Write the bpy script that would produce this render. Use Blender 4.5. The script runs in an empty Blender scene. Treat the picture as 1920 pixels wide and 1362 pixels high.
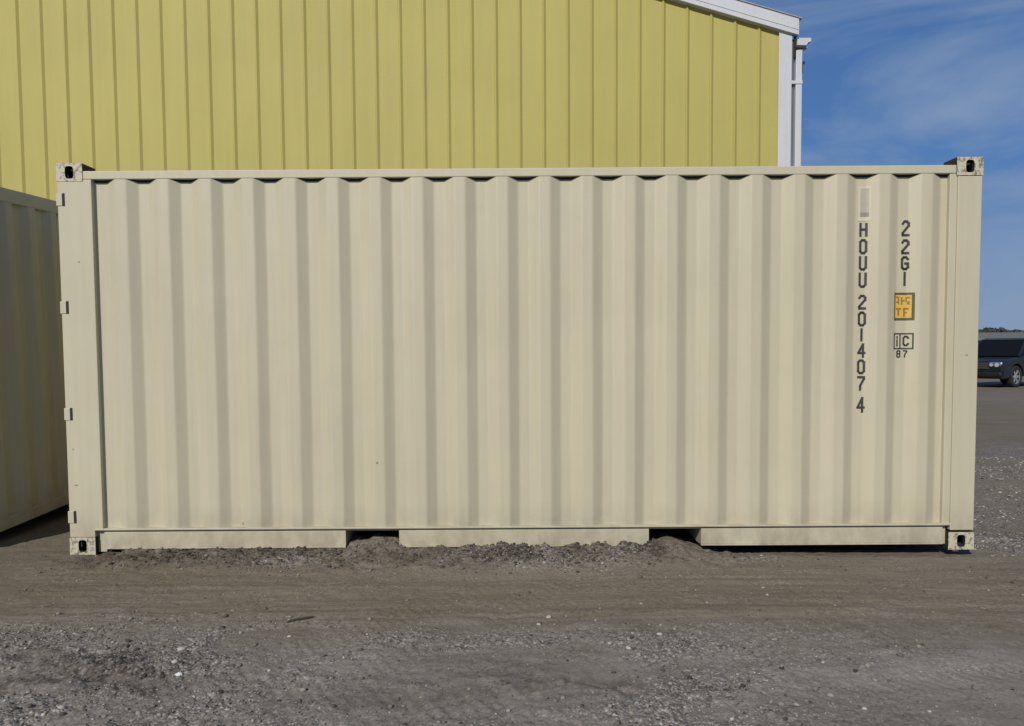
import bpy, bmesh, math, random
import numpy as np
from mathutils import Vector, Matrix, Euler
random.seed(4)
scene = bpy.context.scene
col = scene.collection

# ------------------------------------------------------------------ camera
YAW, PITCH, ROLL = math.radians(-0.1213), math.radians(3.0509), math.radians(-0.3766)
fw = Vector((math.sin(YAW)*math.cos(PITCH), math.cos(YAW)*math.cos(PITCH), -math.sin(PITCH)))
rt = fw.cross(Vector((0, 0, 1))).normalized(); up = rt.cross(fw)
r2 = math.cos(ROLL)*rt + math.sin(ROLL)*up; u2 = -math.sin(ROLL)*rt + math.cos(ROLL)*up
cam_d = bpy.data.cameras.new("camera"); cam = bpy.data.objects.new("camera", cam_d); col.objects.link(cam)
m = Matrix((( r2.x, u2.x, -fw.x), (r2.y, u2.y, -fw.y), (r2.z, u2.z, -fw.z))).to_4x4()
m.translation = Vector((-0.0453, -5.1249, 1.3321)); cam.matrix_world = m
cam_d.sensor_width = 36.0; cam_d.lens = 36.0*1450/1920
cam_d.shift_y = (740-681)/1920.0
cam_d.clip_start = 0.05; cam_d.clip_end = 3000
scene.camera = cam

# ------------------------------------------------------------------ light
SUN_EL, SUN_AZ = math.radians(35), math.radians(202)     # azimuth clockwise from +Y
world = bpy.data.worlds.new("World"); scene.world = world; world.use_nodes = True
nt = world.node_tree; N = nt.nodes; L = nt.links
bg = N["Background"]
sky = N.new("ShaderNodeTexSky"); sky.sky_type = 'NISHITA'; sky.sun_disc = False
sky.sun_elevation = SUN_EL; sky.sun_rotation = SUN_AZ
sky.altitude = 300; sky.air_density = 1.15; sky.dust_density = 0.35; sky.ozone_density = 2.2
tc = N.new("ShaderNodeTexCoord")
mp = N.new("ShaderNodeMapping"); mp.inputs['Scale'].default_value = (1.6, 1.6, 6.0); mp.inputs['Rotation'].default_value = (0.0, 0.30, 0.4)
nz = N.new("ShaderNodeTexNoise"); nz.inputs['Scale'].default_value = 1.7; nz.inputs['Detail'].default_value = 7; nz.inputs['Roughness'].default_value = 0.55; nz.inputs['Distortion'].default_value = 0.6
cr = N.new("ShaderNodeValToRGB"); cr.color_ramp.elements[0].position = 0.40; cr.color_ramp.elements[0].color = (0, 0, 0, 1)
cr.color_ramp.elements[1].position = 0.66; cr.color_ramp.elements[1].color = (0.8, 0.8, 0.8, 1)
sep = N.new("ShaderNodeSeparateXYZ")
hz = N.new("ShaderNodeMapRange"); hz.inputs['From Min'].default_value = 0.0; hz.inputs['From Max'].default_value = 0.22
hz.inputs['To Min'].default_value = 0.0; hz.inputs['To Max'].default_value = 0.0
add = N.new("ShaderNodeMath"); add.operation = 'ADD'
mx = N.new("ShaderNodeMix"); mx.data_type = 'RGBA'
mx.inputs['B'].default_value = (3.0, 4.1, 6.0, 1)
L.new(tc.outputs['Generated'], mp.inputs['Vector']); L.new(mp.outputs[0], nz.inputs['Vector']); L.new(nz.outputs['Fac'], cr.inputs[0])
L.new(tc.outputs['Generated'], sep.inputs[0]); L.new(sep.outputs['Z'], hz.inputs['Value'])
L.new(cr.outputs[0], add.inputs[0]); L.new(hz.outputs[0], add.inputs[1])
gr = N.new("ShaderNodeValToRGB"); ge = gr.color_ramp.elements
while len(ge) < 5: ge.new(0.5)
for q, (p, c) in zip(ge, [(0.0, (.20, .30, .47)), (0.10, (.155, .27, .49)), (0.22, (.078, .200, .47)), (0.45, (.055, .14, .36)), (1.0, (.018, .055, .18))]): q.position = p; q.color = (*c, 1)
L.new(sep.outputs['Z'], gr.inputs[0])
sc_ = N.new("ShaderNodeVectorMath"); sc_.operation = 'SCALE'; sc_.inputs['Scale'].default_value = 1/0.085; L.new(gr.outputs[0], sc_.inputs[0])
m0 = N.new("ShaderNodeMix"); m0.data_type = 'RGBA'; m0.inputs['Factor'].default_value = 0.94
L.new(sky.outputs[0], m0.inputs['A']); L.new(sc_.outputs[0], m0.inputs['B'])
L.new(m0.outputs['Result'], mx.inputs['A']); L.new(add.outputs[0], mx.inputs['Factor']); L.new(mx.outputs['Result'], bg.inputs['Color'])
bg.inputs['Strength'].default_value = 0.080
sd = bpy.data.lights.new("sun", 'SUN'); sd.energy = 3.6; sd.angle = math.radians(0.55); sd.color = (1.0, 0.95, 0.87)
so = bpy.data.objects.new("sun", sd); col.objects.link(so)
sdir = Vector((math.sin(SUN_AZ)*math.cos(SUN_EL), math.cos(SUN_AZ)*math.cos(SUN_EL), math.sin(SUN_EL)))
so.rotation_euler = sdir.to_track_quat('Z', 'Y').to_euler(); so.location = sdir*30
scene.view_settings.view_transform = 'Standard'; scene.view_settings.look = 'None'
scene.view_settings.exposure = 0.0; scene.view_settings.gamma = 1.0

# ------------------------------------------------------------------ helpers
class Tree:
    def __init__(s, name, base=(0.5, 0.5, 0.5), rough=0.6, metal=0.0, spec=0.5):
        s.m = bpy.data.materials.new(name); s.m.use_nodes = True
        s.t = s.m.node_tree; s.b = s.t.nodes['Principled BSDF']
        s.b.inputs['Base Color'].default_value = (*base, 1); s.b.inputs['Roughness'].default_value = rough
        s.b.inputs['Metallic'].default_value = metal; s.b.inputs['Specular IOR Level'].default_value = spec
        s.tc = s.t.nodes.new('ShaderNodeTexCoord')
    def n(s, k): return s.t.nodes.new(k)
    def l(s, a, b): s.t.links.new(a, b)
    def noise(s, scale, detail=4, rough=0.5, vec=(1, 1, 1), dist=0.0, rot=(0, 0, 0)):
        mp = s.n('ShaderNodeMapping'); mp.inputs['Scale'].default_value = vec; mp.inputs['Rotation'].default_value = rot
        s.l(s.tc.outputs['Object'], mp.inputs['Vector'])
        z = s.n('ShaderNodeTexNoise'); z.inputs['Scale'].default_value = scale; z.inputs['Detail'].default_value = detail
        z.inputs['Roughness'].default_value = rough; z.inputs['Distortion'].default_value = dist
        s.l(mp.outputs[0], z.inputs['Vector']); return z.outputs['Fac']
    def ramp(s, f, stops):
        r = s.n('ShaderNodeValToRGB'); e = r.color_ramp.elements
        while len(e) < len(stops): e.new(0.5)
        for q, (p, c) in zip(e, stops):
            q.position = p; q.color = (c, c, c, 1) if not isinstance(c, tuple) else (*c, 1)
        s.l(f, r.inputs[0]); return r.outputs[0]
    def mix(s, f, a, b, mode='MIX'):
        x = s.n('ShaderNodeMix'); x.data_type = 'RGBA'; x.blend_type = mode
        for v, k in ((f, 'Factor'), (a, 'A'), (b, 'B')):
            if isinstance(v, (int, float)): x.inputs[k].default_value = v
            elif isinstance(v, tuple): x.inputs[k].default_value = (*v, 1)
            else: s.l(v, x.inputs[k])
        return x.outputs['Result']
    def bump(s, h, strength, dist):
        b = s.n('ShaderNodeBump'); b.inputs['Strength'].default_value = strength; b.inputs['Distance'].default_value = dist
        s.l(h, b.inputs['Height']); s.l(b.outputs[0], s.b.inputs['Normal'])
    def col(s, c): s.l(c, s.b.inputs['Base Color'])
    def rgh(s, c): s.l(c, s.b.inputs['Roughness'])

def mat_paint(name, base, rough=0.5, var=0.06, streak=0.05, rust=True, bump=0.15):
    T = Tree(name, base, rough)
    a = T.ramp(T.noise(0.9, 5, 0.6), [(0.3, 1-var), (0.7, 1+var*0.4)])
    c = T.mix(1.0, base, a, 'MULTIPLY')
    hue = T.ramp(T.noise(1.1, 4, 0.55, (1.4, 1.4, 0.6)), [(0.40, (1.0, 1.0, 1.0)), (0.66, (1.018, 0.988, 1.0))])
    if rust: c = T.mix(1.0, c, hue, 'MULTIPLY')
    b = T.ramp(T.noise(3.0, 5, 0.65, (9, 9, 0.35)), [(0.35, 1-streak), (0.62, 1.0)])
    c = T.mix(1.0, c, b, 'MULTIPLY')
    if rust:
        sp = T.ramp(T.noise(38, 3, 0.7), [(0.77, 0.0), (0.80, 1.0)])
        ms = T.ramp(T.noise(1.3, 3, 0.6), [(0.5, 0.0), (0.68, 1.0)])
        f = T.mix(1.0, sp, ms, 'MULTIPLY')
        c = T.mix(f, c, (0.22, 0.15, 0.09))
    if rust:   # dust and splashed mud low on the steel, uneven streaks
        sp_ = T.n('ShaderNodeSeparateXYZ'); T.l(T.tc.outputs['Object'], sp_.inputs[0])
        mr = T.n('ShaderNodeMapRange'); mr.inputs['From Min'].default_value = 0.0; mr.inputs['From Max'].default_value = 0.34; mr.inputs['To Min'].default_value = 1.0; mr.inputs['To Max'].default_value = 0.0
        T.l(sp_.outputs['Z'], mr.inputs['Value'])
        dn = T.ramp(T.noise(7, 6, 0.7, (1, 1, 0.6)), [(0.34, 0.0), (0.62, 0.75)])
        c = T.mix(T.mix(1.0, dn, mr.outputs[0], 'MULTIPLY'), c, (0.26, 0.22, 0.155))
        dk = T.ramp(T.noise(2.2, 4, 0.7, (14, 14, 0.22)), [(0.62, 0.0), (0.74, 0.16)])
        c = T.mix(dk, c, (0.30, 0.26, 0.18))
    T.col(c); T.rgh(T.ramp(T.noise(6, 4), [(0.3, rough-0.08), (0.7, rough+0.12)]))
    T.bump(T.noise(60, 3, 0.5), bump, 0.002)
    return T.m
def mat_plain(name, base, rough=0.6, metal=0.0, var=0.15, scale=14):
    T = Tree(name, base, rough, metal)
    a = T.ramp(T.noise(scale, 5, 0.6), [(0.3, 1-var), (0.7, 1.0)])
    T.col(T.mix(1.0, base, a, 'MULTIPLY')); return T.m

BEIGE = (0.506, 0.472, 0.336)
M = {}
M['beige'] = mat_paint('beige container paint', BEIGE, 0.5)
M['castbeige'] = mat_paint('chipped casting paint', (0.52, 0.49, 0.36), 0.55, 0.1, 0.1)
T = Tree('casting worn paint', (0.5, 0.46, 0.34), 0.6)
T.col(T.mix(T.ramp(T.noise(30, 5, 0.7), [(0.50, 0.0), (0.58, 0.85)]), (0.50, 0.46, 0.34), (0.14, 0.115, 0.08)))
T.bump(T.noise(45, 4), 0.4, 0.004); M['cast'] = T.m
M['dark'] = mat_plain('dark shade and grille', (0.02, 0.02, 0.018), 0.8)  # painted shade in casting holes, hinge slots and under rails; also the grille
M['steel'] = mat_plain('galvanised steel', (0.45, 0.45, 0.44), 0.4, 0.8)
M['floor'] = mat_plain('underside coating', (0.05, 0.045, 0.04), 0.9)
M['black'] = mat_plain('black stencil paint', (0.045, 0.043, 0.038), 0.6, 0, 0.35, 60)
M['greypatch'] = mat_plain('grey faded decal', (0.43, 0.405, 0.305), 0.6)
M['greydark'] = mat_plain('dark grey decal band', (0.27, 0.255, 0.20), 0.6)
M['palepatch'] = mat_plain('pale overpainted patch', (0.56, 0.525, 0.385), 0.55, 0, 0.05)
M['yellow'] = mat_plain('yellow sticker', (0.66, 0.42, 0.075), 0.5, 0, 0.12, 40)
M['yellowmark'] = mat_plain('brown sticker print', (0.30, 0.16, 0.025), 0.5)
M['olive'] = mat_plain('olive sticker border', (0.10, 0.085, 0.03), 0.5)
# building
T = Tree('yellow metal siding', (0.44, 0.385, 0.125), 0.6, spec=0.25)
c = T.mix(1.0, (0.45, 0.395, 0.122), T.ramp(T.noise(0.7, 4, 0.6), [(0.3, 0.93), (0.7, 1.02)]), 'MULTIPLY')
c = T.mix(1.0, c, T.ramp(T.noise(2.2, 4, 0.6, (6, 6, 0.25)), [(0.35, 0.955), (0.65, 1.0)]), 'MULTIPLY')
T.col(c); T.bump(T.noise(1.1, 3, 0.5, (1.5, 1.5, 0.5)), 0.4, 0.012); M['siding'] = T.m
M['white'] = mat_paint('white trim metal', (0.56, 0.57, 0.59), 0.45, 0.05, 0.04, False)
M['roof'] = mat_plain('galvalume roof', (0.5, 0.51, 0.52), 0.35, 0.5)
M['blackmetal'] = mat_plain('black metal', (0.015, 0.015, 0.016), 0.5)
M['greymetal'] = mat_plain('dark grey gap shade', (0.12, 0.13, 0.125), 0.6)

def tag(o, label=None, cat=None, group=None, kind=None):
    if label: o['label'] = label
    if cat: o['category'] = cat
    if group: o['group'] = group
    if kind: o['kind'] = kind
    return o
def mk(name, verts, faces, mats, parent=None, smooth=False, bevel=0.0, fmat=None, autos=None):
    me = bpy.data.meshes.new(name); me.from_pydata([tuple(v) for v in verts], [], faces)
    bm = bmesh.new(); bm.from_mesh(me)
    if len(faces) < 60000:
        bmesh.ops.recalc_face_normals(bm, faces=bm.faces); bm.to_mesh(me)
    bm.free()
    for q in (mats if isinstance(mats, (list, tuple)) else [mats]): me.materials.append(q)
    if fmat:
        for p, k in zip(me.polygons, fmat): p.material_index = k
    if smooth: me.polygons.foreach_set('use_smooth', [True]*len(me.polygons))
    me.update()
    o = bpy.data.objects.new(name, me); col.objects.link(o)
    if parent: o.parent = parent
    if bevel:
        b = o.modifiers.new('bevel', 'BEVEL'); b.width = bevel; b.segments = 2; b.limit_method = 'ANGLE'; b.angle_limit = 0.9
    return o
def empty(name, loc=(0, 0, 0), rot=(0, 0, 0), parent=None):
    o = bpy.data.objects.new(name, None); o.empty_display_size = 0.2; col.objects.link(o)
    o.location = loc; o.rotation_euler = rot
    if parent: o.parent = parent
    return o
class G:
    """collects shapes of one part"""
    def __init__(s): s.v = []; s.f = []; s.k = []
    def add(s, v, f, k=0):
        b = len(s.v); s.v += [tuple(q) for q in v]; s.f += [tuple(i+b for i in q) for q in f]; s.k += [k]*len(f)
    def box(s, x0, x1, y0, y1, z0, z1, k=0):
        v = [(x, y, z) for x in (x0, x1) for y in (y0, y1) for z in (z0, z1)]
        s.add(v, [(0, 1, 3, 2), (4, 6, 7, 5), (0, 4, 5, 1), (2, 3, 7, 6), (0, 2, 6, 4), (1, 5, 7, 3)], k)
    def prism(s, poly, axis, a, b, k=0):
        """poly in the two other axes, extruded along axis from a to b"""
        n = len(poly)
        def p(q, t):
            if axis == 'x': return (t, q[0], q[1])
            if axis == 'y': return (q[0], t, q[1])
            return (q[0], q[1], t)
        v = [p(q, a) for q in poly] + [p(q, b) for q in poly]
        f = [tuple(range(n)), tuple(range(2*n-1, n-1, -1))] + [(i, (i+1) % n, (i+1) % n+n, i+n) for i in range(n)]
        s.add(v, f, k)
    def cyl(s, p0, p1, r0, r1=None, n=16, k=0, caps=True):
        p0 = Vector(p0); p1 = Vector(p1); r1 = r0 if r1 is None else r1
        d = (p1-p0).normalized(); a = d.orthogonal().normalized(); b = d.cross(a)
        v = []
        for p, r in ((p0, r0), (p1, r1)):
            for i in range(n):
                t = 2*math.pi*i/n; v.append(p+a*math.cos(t)*r+b*math.sin(t)*r)
        f = [(i, (i+1) % n, (i+1) % n+n, i+n) for i in range(n)]
        if caps: f += [tuple(range(n-1, -1, -1)), tuple(range(n, 2*n))]
        s.add(v, f, k)
    def build(s, name, mats, parent=None, smooth=False, bevel=0.0):
        return mk(name, s.v, s.f, mats, parent, smooth, bevel, s.k)

# ------------------------------------------------------------------ value noise for terrain
def _h(ix, iy, sd):
    with np.errstate(over='ignore'):
        n = (ix.astype(np.int64)*374761393 + iy.astype(np.int64)*668265263 + sd*1274126177) & 0x7fffffff
        n = ((n ^ (n >> 13))*1274126177) & 0x7fffffff
        n = (n ^ (n >> 16)) & 0xffffff
    return n/float(0xffffff)*2-1
def vn(x, y, sd=0):
    x = np.asarray(x, float); y = np.asarray(y, float)
    ix = np.floor(x); iy = np.floor(y); fx = x-ix; fy = y-iy
    fx = fx*fx*(3-2*fx); fy = fy*fy*(3-2*fy)
    a = _h(ix, iy, sd); b = _h(ix+1, iy, sd); c = _h(ix, iy+1, sd); d = _h(ix+1, iy+1, sd)
    return (a*(1-fx)+b*fx)*(1-fy)+(c*(1-fx)+d*fx)*fy
def fbm(x, y, sd, oc=4, g=0.5):
    r = 0; a = 1.0
    for i in range(oc): r = r+a*vn(x*2**i, y*2**i, sd+i*17); a *= g
    return r
def ss(a, b, x): t = np.clip((x-a)/(b-a), 0, 1); return t*t*(3-2*t)
def blob(x, y, cx, cy, rx, ry): return np.exp(-(((x-cx)/rx)**2+((y-cy)/ry)**2))

def gravel_mask(x, y):
    n = fbm(x*2.1, y*2.6, 5, 4)*0.5
    g = 0.72*ss(-1.15, -1.6, y+0.30*n+0.05*x)*ss(2.2, 0.7, x+0.5*n)
    g = g + 0.9*blob(x, y, -2.1, -1.75, 0.9, 0.45) + 0.55*blob(x, y, 0.3, -2.0, 0.6, 0.3) + 0.5*blob(x, y, 1.35, -1.65, 0.55, 0.25)
    g = g + 0.8*ss(-0.55, -0.2, y+0.08*n)*ss(1.2, 0.5, x)*ss(-2.6, -1.6, x+0.4*n) + 0.4*ss(-0.35, -0.15, y)*ss(0.5, 1.0, x)*ss(2.2, 1.6, x)
    g = g + 1.4*ss(2.9, 3.3, x)*ss(-0.2, 0.1, y)*ss(9, 4, y)
    g = g + 0.5*ss(-2.3, -3.0, y)+0.4*ss(8, 14, y)
    pt = fbm(x*1.1+0.5*y, y*2.0-0.4*x, 55, 5, 0.6)
    return np.clip(g*(0.62+0.9*n)*(0.35+1.25*ss(-0.45, 0.45, pt))*(1-0.45*tracks(x, y)*ss(-0.5, -1.0, y)), 0, 1)
def darken_mask(X, Y):  # patches where soil and stones get a darker colour
    darken = 1.1*blob(X, Y, -1.95, -1.85, 0.42, 0.20)+0.6*blob(X, Y, -2.35, -2.0, 0.5, 0.15)+0.6*blob(X, Y, 0.25, -2.08, 0.4, 0.12)+0.45*blob(X, Y, -0.35, -2.15, 0.5, 0.1)
    darken = darken + 0.8*ss(-0.48, -0.15, Y+0.06*fbm(X*3, Y*3, 94, 3))*ss(-3.3, -2.4, X)*ss(1.1, 0.8, X)*ss(0.4, 0.2, Y)
    darken = darken + 0.25*ss(0.25, 0.7, fbm(X*2.6+Y, Y*4.2, 93, 4))*ss(-1.1, -1.4, Y)
    return np.clip(darken*(0.75+1.1*fbm(X*5, Y*6, 91, 4, 0.6)), 0, 1)
def tracks(x, y):
    t = 0
    for (cx, cy, r, w) in ((-6.5, 3.5, 7.55, 0.10), (-6.5, 3.5, 7.95, 0.09), (3.2, -9.5, 7.65, 0.10), (3.2, -9.5, 8.05, 0.09), (-2.0, -7.2, 5.25, 0.07)):
        d = np.hypot(x-cx, y-cy)-r
        t = t+np.exp(-(d/w)**2)
    return np.clip(t, 0, 1)*ss(9, 5, np.abs(x)+np.abs(y))
def ground_h(x, y):
    big = 0.02*fbm(x*0.35, y*0.35, 3, 3)*ss(0.4, 3.0, np.abs(x)+np.abs(y+1))
    z = -0.012+big*0.6
    left = ss(-2.72, -2.62, x)
    # soil banked along the front of the container
    bank = (0.040*left*ss(1.25, 1.0, x) + 0.004)
    mid = ss(-0.75, -0.45, x)*ss(0.98, 0.8, x)
    clod = 0.5+0.5*fbm(x*16, y*14, 41, 3)
    fall = ss(-0.55, -0.04, y)*ss(0.75, 0.3, y)
    z = z + fall*(bank + mid*(0.002+0.038*clod*(0.55+0.45*vn(x*5,y*3,19)))) - 0.03*ss(1.15, 1.5, x)*ss(-0.12, 0.0, y)*ss(2.8, 2.0, y)
    ch = ss(-0.55, -0.15, y+0.08*vn(x*2.2, y*2, 14))*ss(0.5, 0.2, y)*ss(-3.3, -2.6, x)*ss(1.7, 1.1, x)
    z = z + 0.014*ch*(fbm(x*15, y*15, 77, 4)-0.1)
    z = z + 0.048*blob(x, y, -0.96, 0.12, 0.19, 0.20)*(1+0.25*clod) + 0.030*blob(x, y, 1.03, 0.08, 0.17, 0.17)*(1+0.2*clod)
    # tyre and grader marks running along the container
    tr = ss(-1.55, -1.2, y)*ss(-0.35, -0.6, y)
    yy = y-0.035*np.sin(x*0.7)+0.03*x*ss(0, 3, x)
    z = z + tr*(0.006*vn(x*0.25, yy*9, 8)+0.004*vn(x*0.7, yy*22, 9)+0.002*vn(x*2.2, yy*50, 12)+0.0035*fbm(x*5, yy*17, 13, 3)*ss(-0.1, 0.4, vn(x*0.8, yy*3, 15)))
    g = gravel_mask(x, y)
    near = ss(9, 4, np.abs(x)+np.abs(y)*0.5)
    z = z + near*(0.0034*fbm(x*14, y*14, 21, 4) + g*(0.013*np.abs(fbm(x*20, y*20, 31, 3)) + 0.010*fbm(x*6, y*6, 33, 2)))
    z = z + near*0.022*blob(x, y, -1.95, -1.85, 0.55, 0.25)*(fbm(x*9, y*9, 47, 4)) + near*0.012*blob(x, y, 0.1, -2.1, 0.7, 0.2)*fbm(x*9, y*9, 48, 4)
    tk = tracks(x, y)*ss(-0.3, -0.7, y)
    z = z - 0.010*tk + 0.0015*tk*np.sign(np.sin(x*95+y*60))*ss(-0.2, 0.3, vn(x*2, y*2, 66))
    # small gouges
    for cx, cy, ln, an, dp in ((-1.13, -1.31, 0.13, 0.62, 0.022), (-2.75, -0.22, 0.16, 0.6, 0.02), (0.10, -2.05, 0.12, 0.5, 0.015), (-2.3, -1.55, 0.12, 0.7, 0.02), (0.35, -2.1, 0.14, 2.5, 0.012), (-0.3, -2.2, 0.2, 0.45, 0.012)):
        u = (x-cx)*math.cos(an)+(y-cy)*math.sin(an); w = -(x-cx)*math.sin(an)+(y-cy)*math.cos(an)
        z = z - dp*np.exp(-(u/ln)**2-(w/0.018)**2)+0.4*dp*np.exp(-(u/ln)**2-((w+0.035)/0.016)**2)
    return z
def axis(lo, hi, step, far):
    a = list(np.arange(lo, hi+1e-6, step))
    s = step; p = a[-1]
    while p < far: s *= 1.13; p += s; a.append(p)
    s = step; p = a[0]; b = []
    while p > -far: s *= 1.13; p -= s; b.append(p)
    return np.array(b[::-1]+a)
def build_ground():
    xs = axis(-3.9, 4.3, 0.0095, 1500); ys = axis(-2.75, 0.45, 0.0085, 1500)
    X, Y = np.meshgrid(xs, ys); Z = ground_h(X, Y)
    nx, ny = len(xs), len(ys)
    me = bpy.data.meshes.new('ground')
    me.vertices.add(nx*ny); me.vertices.foreach_set('co', np.stack([X, Y, Z], -1).astype(np.float32).ravel())
    i = np.arange(nx-1)[None, :]+np.arange(ny-1)[:, None]*nx
    q = np.stack([i, i+1, i+nx+1, i+nx], -1).reshape(-1)
    nf = (nx-1)*(ny-1)
    me.loops.add(nf*4); me.loops.foreach_set('vertex_index', q.astype(np.int32))
    me.polygons.add(nf); me.polygons.foreach_set('loop_start', np.arange(0, nf*4, 4, dtype=np.int32))
    me.polygons.foreach_set('use_smooth', np.ones(nf, bool))
    me.update(calc_edges=True); me.validate()
    at = me.attributes.new('gravel', 'FLOAT', 'POINT'); at.data.foreach_set('value', gravel_mask(X, Y).astype(np.float32).ravel())
    darken = darken_mask(X, Y)
    at = me.attributes.new('darken', 'FLOAT', 'POINT'); at.data.foreach_set('value', darken.astype(np.float32).ravel())
    # material
    T = Tree('dirt and gravel', (0.2, 0.18, 0.15), 0.95, spec=0.15)
    A = T.n('ShaderNodeAttribute'); A.attribute_name = 'gravel'; D = T.n('ShaderNodeAttribute'); D.attribute_name = 'darken'
    big = T.ramp(T.noise(0.8, 5, 0.6, (0.7, 1.3, 1)), [(0.32, 0.0), (0.68, 1.0)])
    dirt = T.mix(big, (0.150, 0.126, 0.090), (0.190, 0.164, 0.128))
    spy = T.n('ShaderNodeSeparateXYZ'); T.l(T.tc.outputs['Object'], spy.inputs[0])
    my = T.n('ShaderNodeMapRange'); my.inputs['From Min'].default_value = -1.75; my.inputs['From Max'].default_value = -1.15; nb_ = T.n('ShaderNodeMath'); nb_.operation = 'MULTIPLY_ADD'; nb_.inputs[1].default_value = 2.2; T.l(T.noise(1.1, 5, 0.7), nb_.inputs[0])
    ad_ = T.n('ShaderNodeMath'); ad_.operation = 'ADD'; ad_.inputs[1].default_value = -1.1; T.l(spy.outputs['Y'], ad_.inputs[0]); T.l(ad_.outputs[0], nb_.inputs[2]); T.l(nb_.outputs[0], my.inputs['Value'])
    wv = T.ramp(T.noise(1.3, 4, 0.6), [(0.35, 0.0), (0.65, 1.0)])
    near_ = T.mix(wv, (0.190, 0.168, 0.142), (0.245, 0.217, 0.190))
    dirt = T.mix(my.outputs[0], near_, dirt)
    st = T.ramp(T.noise(2.2, 5, 0.65, (0.35, 5, 1), 0.3, (0, 0, -0.03)), [(0.3, 0.80), (0.7, 1.12)])
    dirt = T.mix(1.0, dirt, st, 'MULTIPLY')
    fine = T.mix(T.ramp(T.noise(3.5, 5, 0.7), [(0.36, 0.0), (0.54, 1.0)]), T.ramp(T.noise(90, 4, 0.75), [(0.3, 0.86), (0.7, 1.12)]), T.ramp(T.noise(55, 5, 0.8), [(0.34, 0.50), (0.5, 1.0), (0.66, 1.35)]))  # coarse speck contrast puts the small shadows between clods into the colour
    dirt = T.mix(1.0, dirt, fine, 'MULTIPLY')
    # gravel colour: cells of stones
    mpv = T.n('ShaderNodeMapping'); T.l(T.tc.outputs['Object'], mpv.inputs['Vector'])
    vo = T.n('ShaderNodeTexVoronoi'); vo.inputs['Scale'].default_value = 85; T.l(mpv.outputs[0], vo.inputs['Vector'])
    hs = T.n('ShaderNodeSeparateColor'); T.l(vo.outputs['Color'], hs.inputs[0])
    stc = T.ramp(hs.outputs[0], [(0.0, (0.06, 0.052, 0.045)), (0.25, (0.185, 0.163, 0.143)), (0.8, (0.30, 0.270, 0.242)), (1.0, (0.50, 0.47, 0.43))])
    ed = T.ramp(vo.outputs['Distance'], [(0.25, 1.0), (0.75, 0.6)])
    stc = T.mix(1.0, stc, ed, 'MULTIPLY')
    big2 = T.ramp(T.noise(2.0, 5, 0.6), [(0.3, 0.82), (0.7, 1.1)])
    stc = T.mix(1.0, stc, big2, 'MULTIPLY')
    gf = T.mix(1.0, A.outputs['Fac'], T.ramp(T.noise(9, 4, 0.7), [(0.3, 0.3), (0.6, 1.0)]), 'MULTIPLY')
    c = T.mix(gf, dirt, stc)
    dg = T.mix(1.0, D.outputs['Fac'], T.ramp(T.noise(28, 5, 0.8), [(0.40, 0.15), (0.60, 1.0)]), 'MULTIPLY')
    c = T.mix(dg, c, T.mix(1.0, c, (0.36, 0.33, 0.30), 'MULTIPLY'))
    T.col(c)
    hh = T.mix(A.outputs['Fac'], T.mix(1.0, T.noise(120, 4, 0.7), (0.5, 0.5, 0.5), 'MULTIPLY'), ed)
    T.bump(hh, 0.8, 0.008)
    me.materials.append(T.m)
    o = bpy.data.objects.new('ground', me); col.objects.link(o); o['kind'] = 'structure'
    return o

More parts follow.
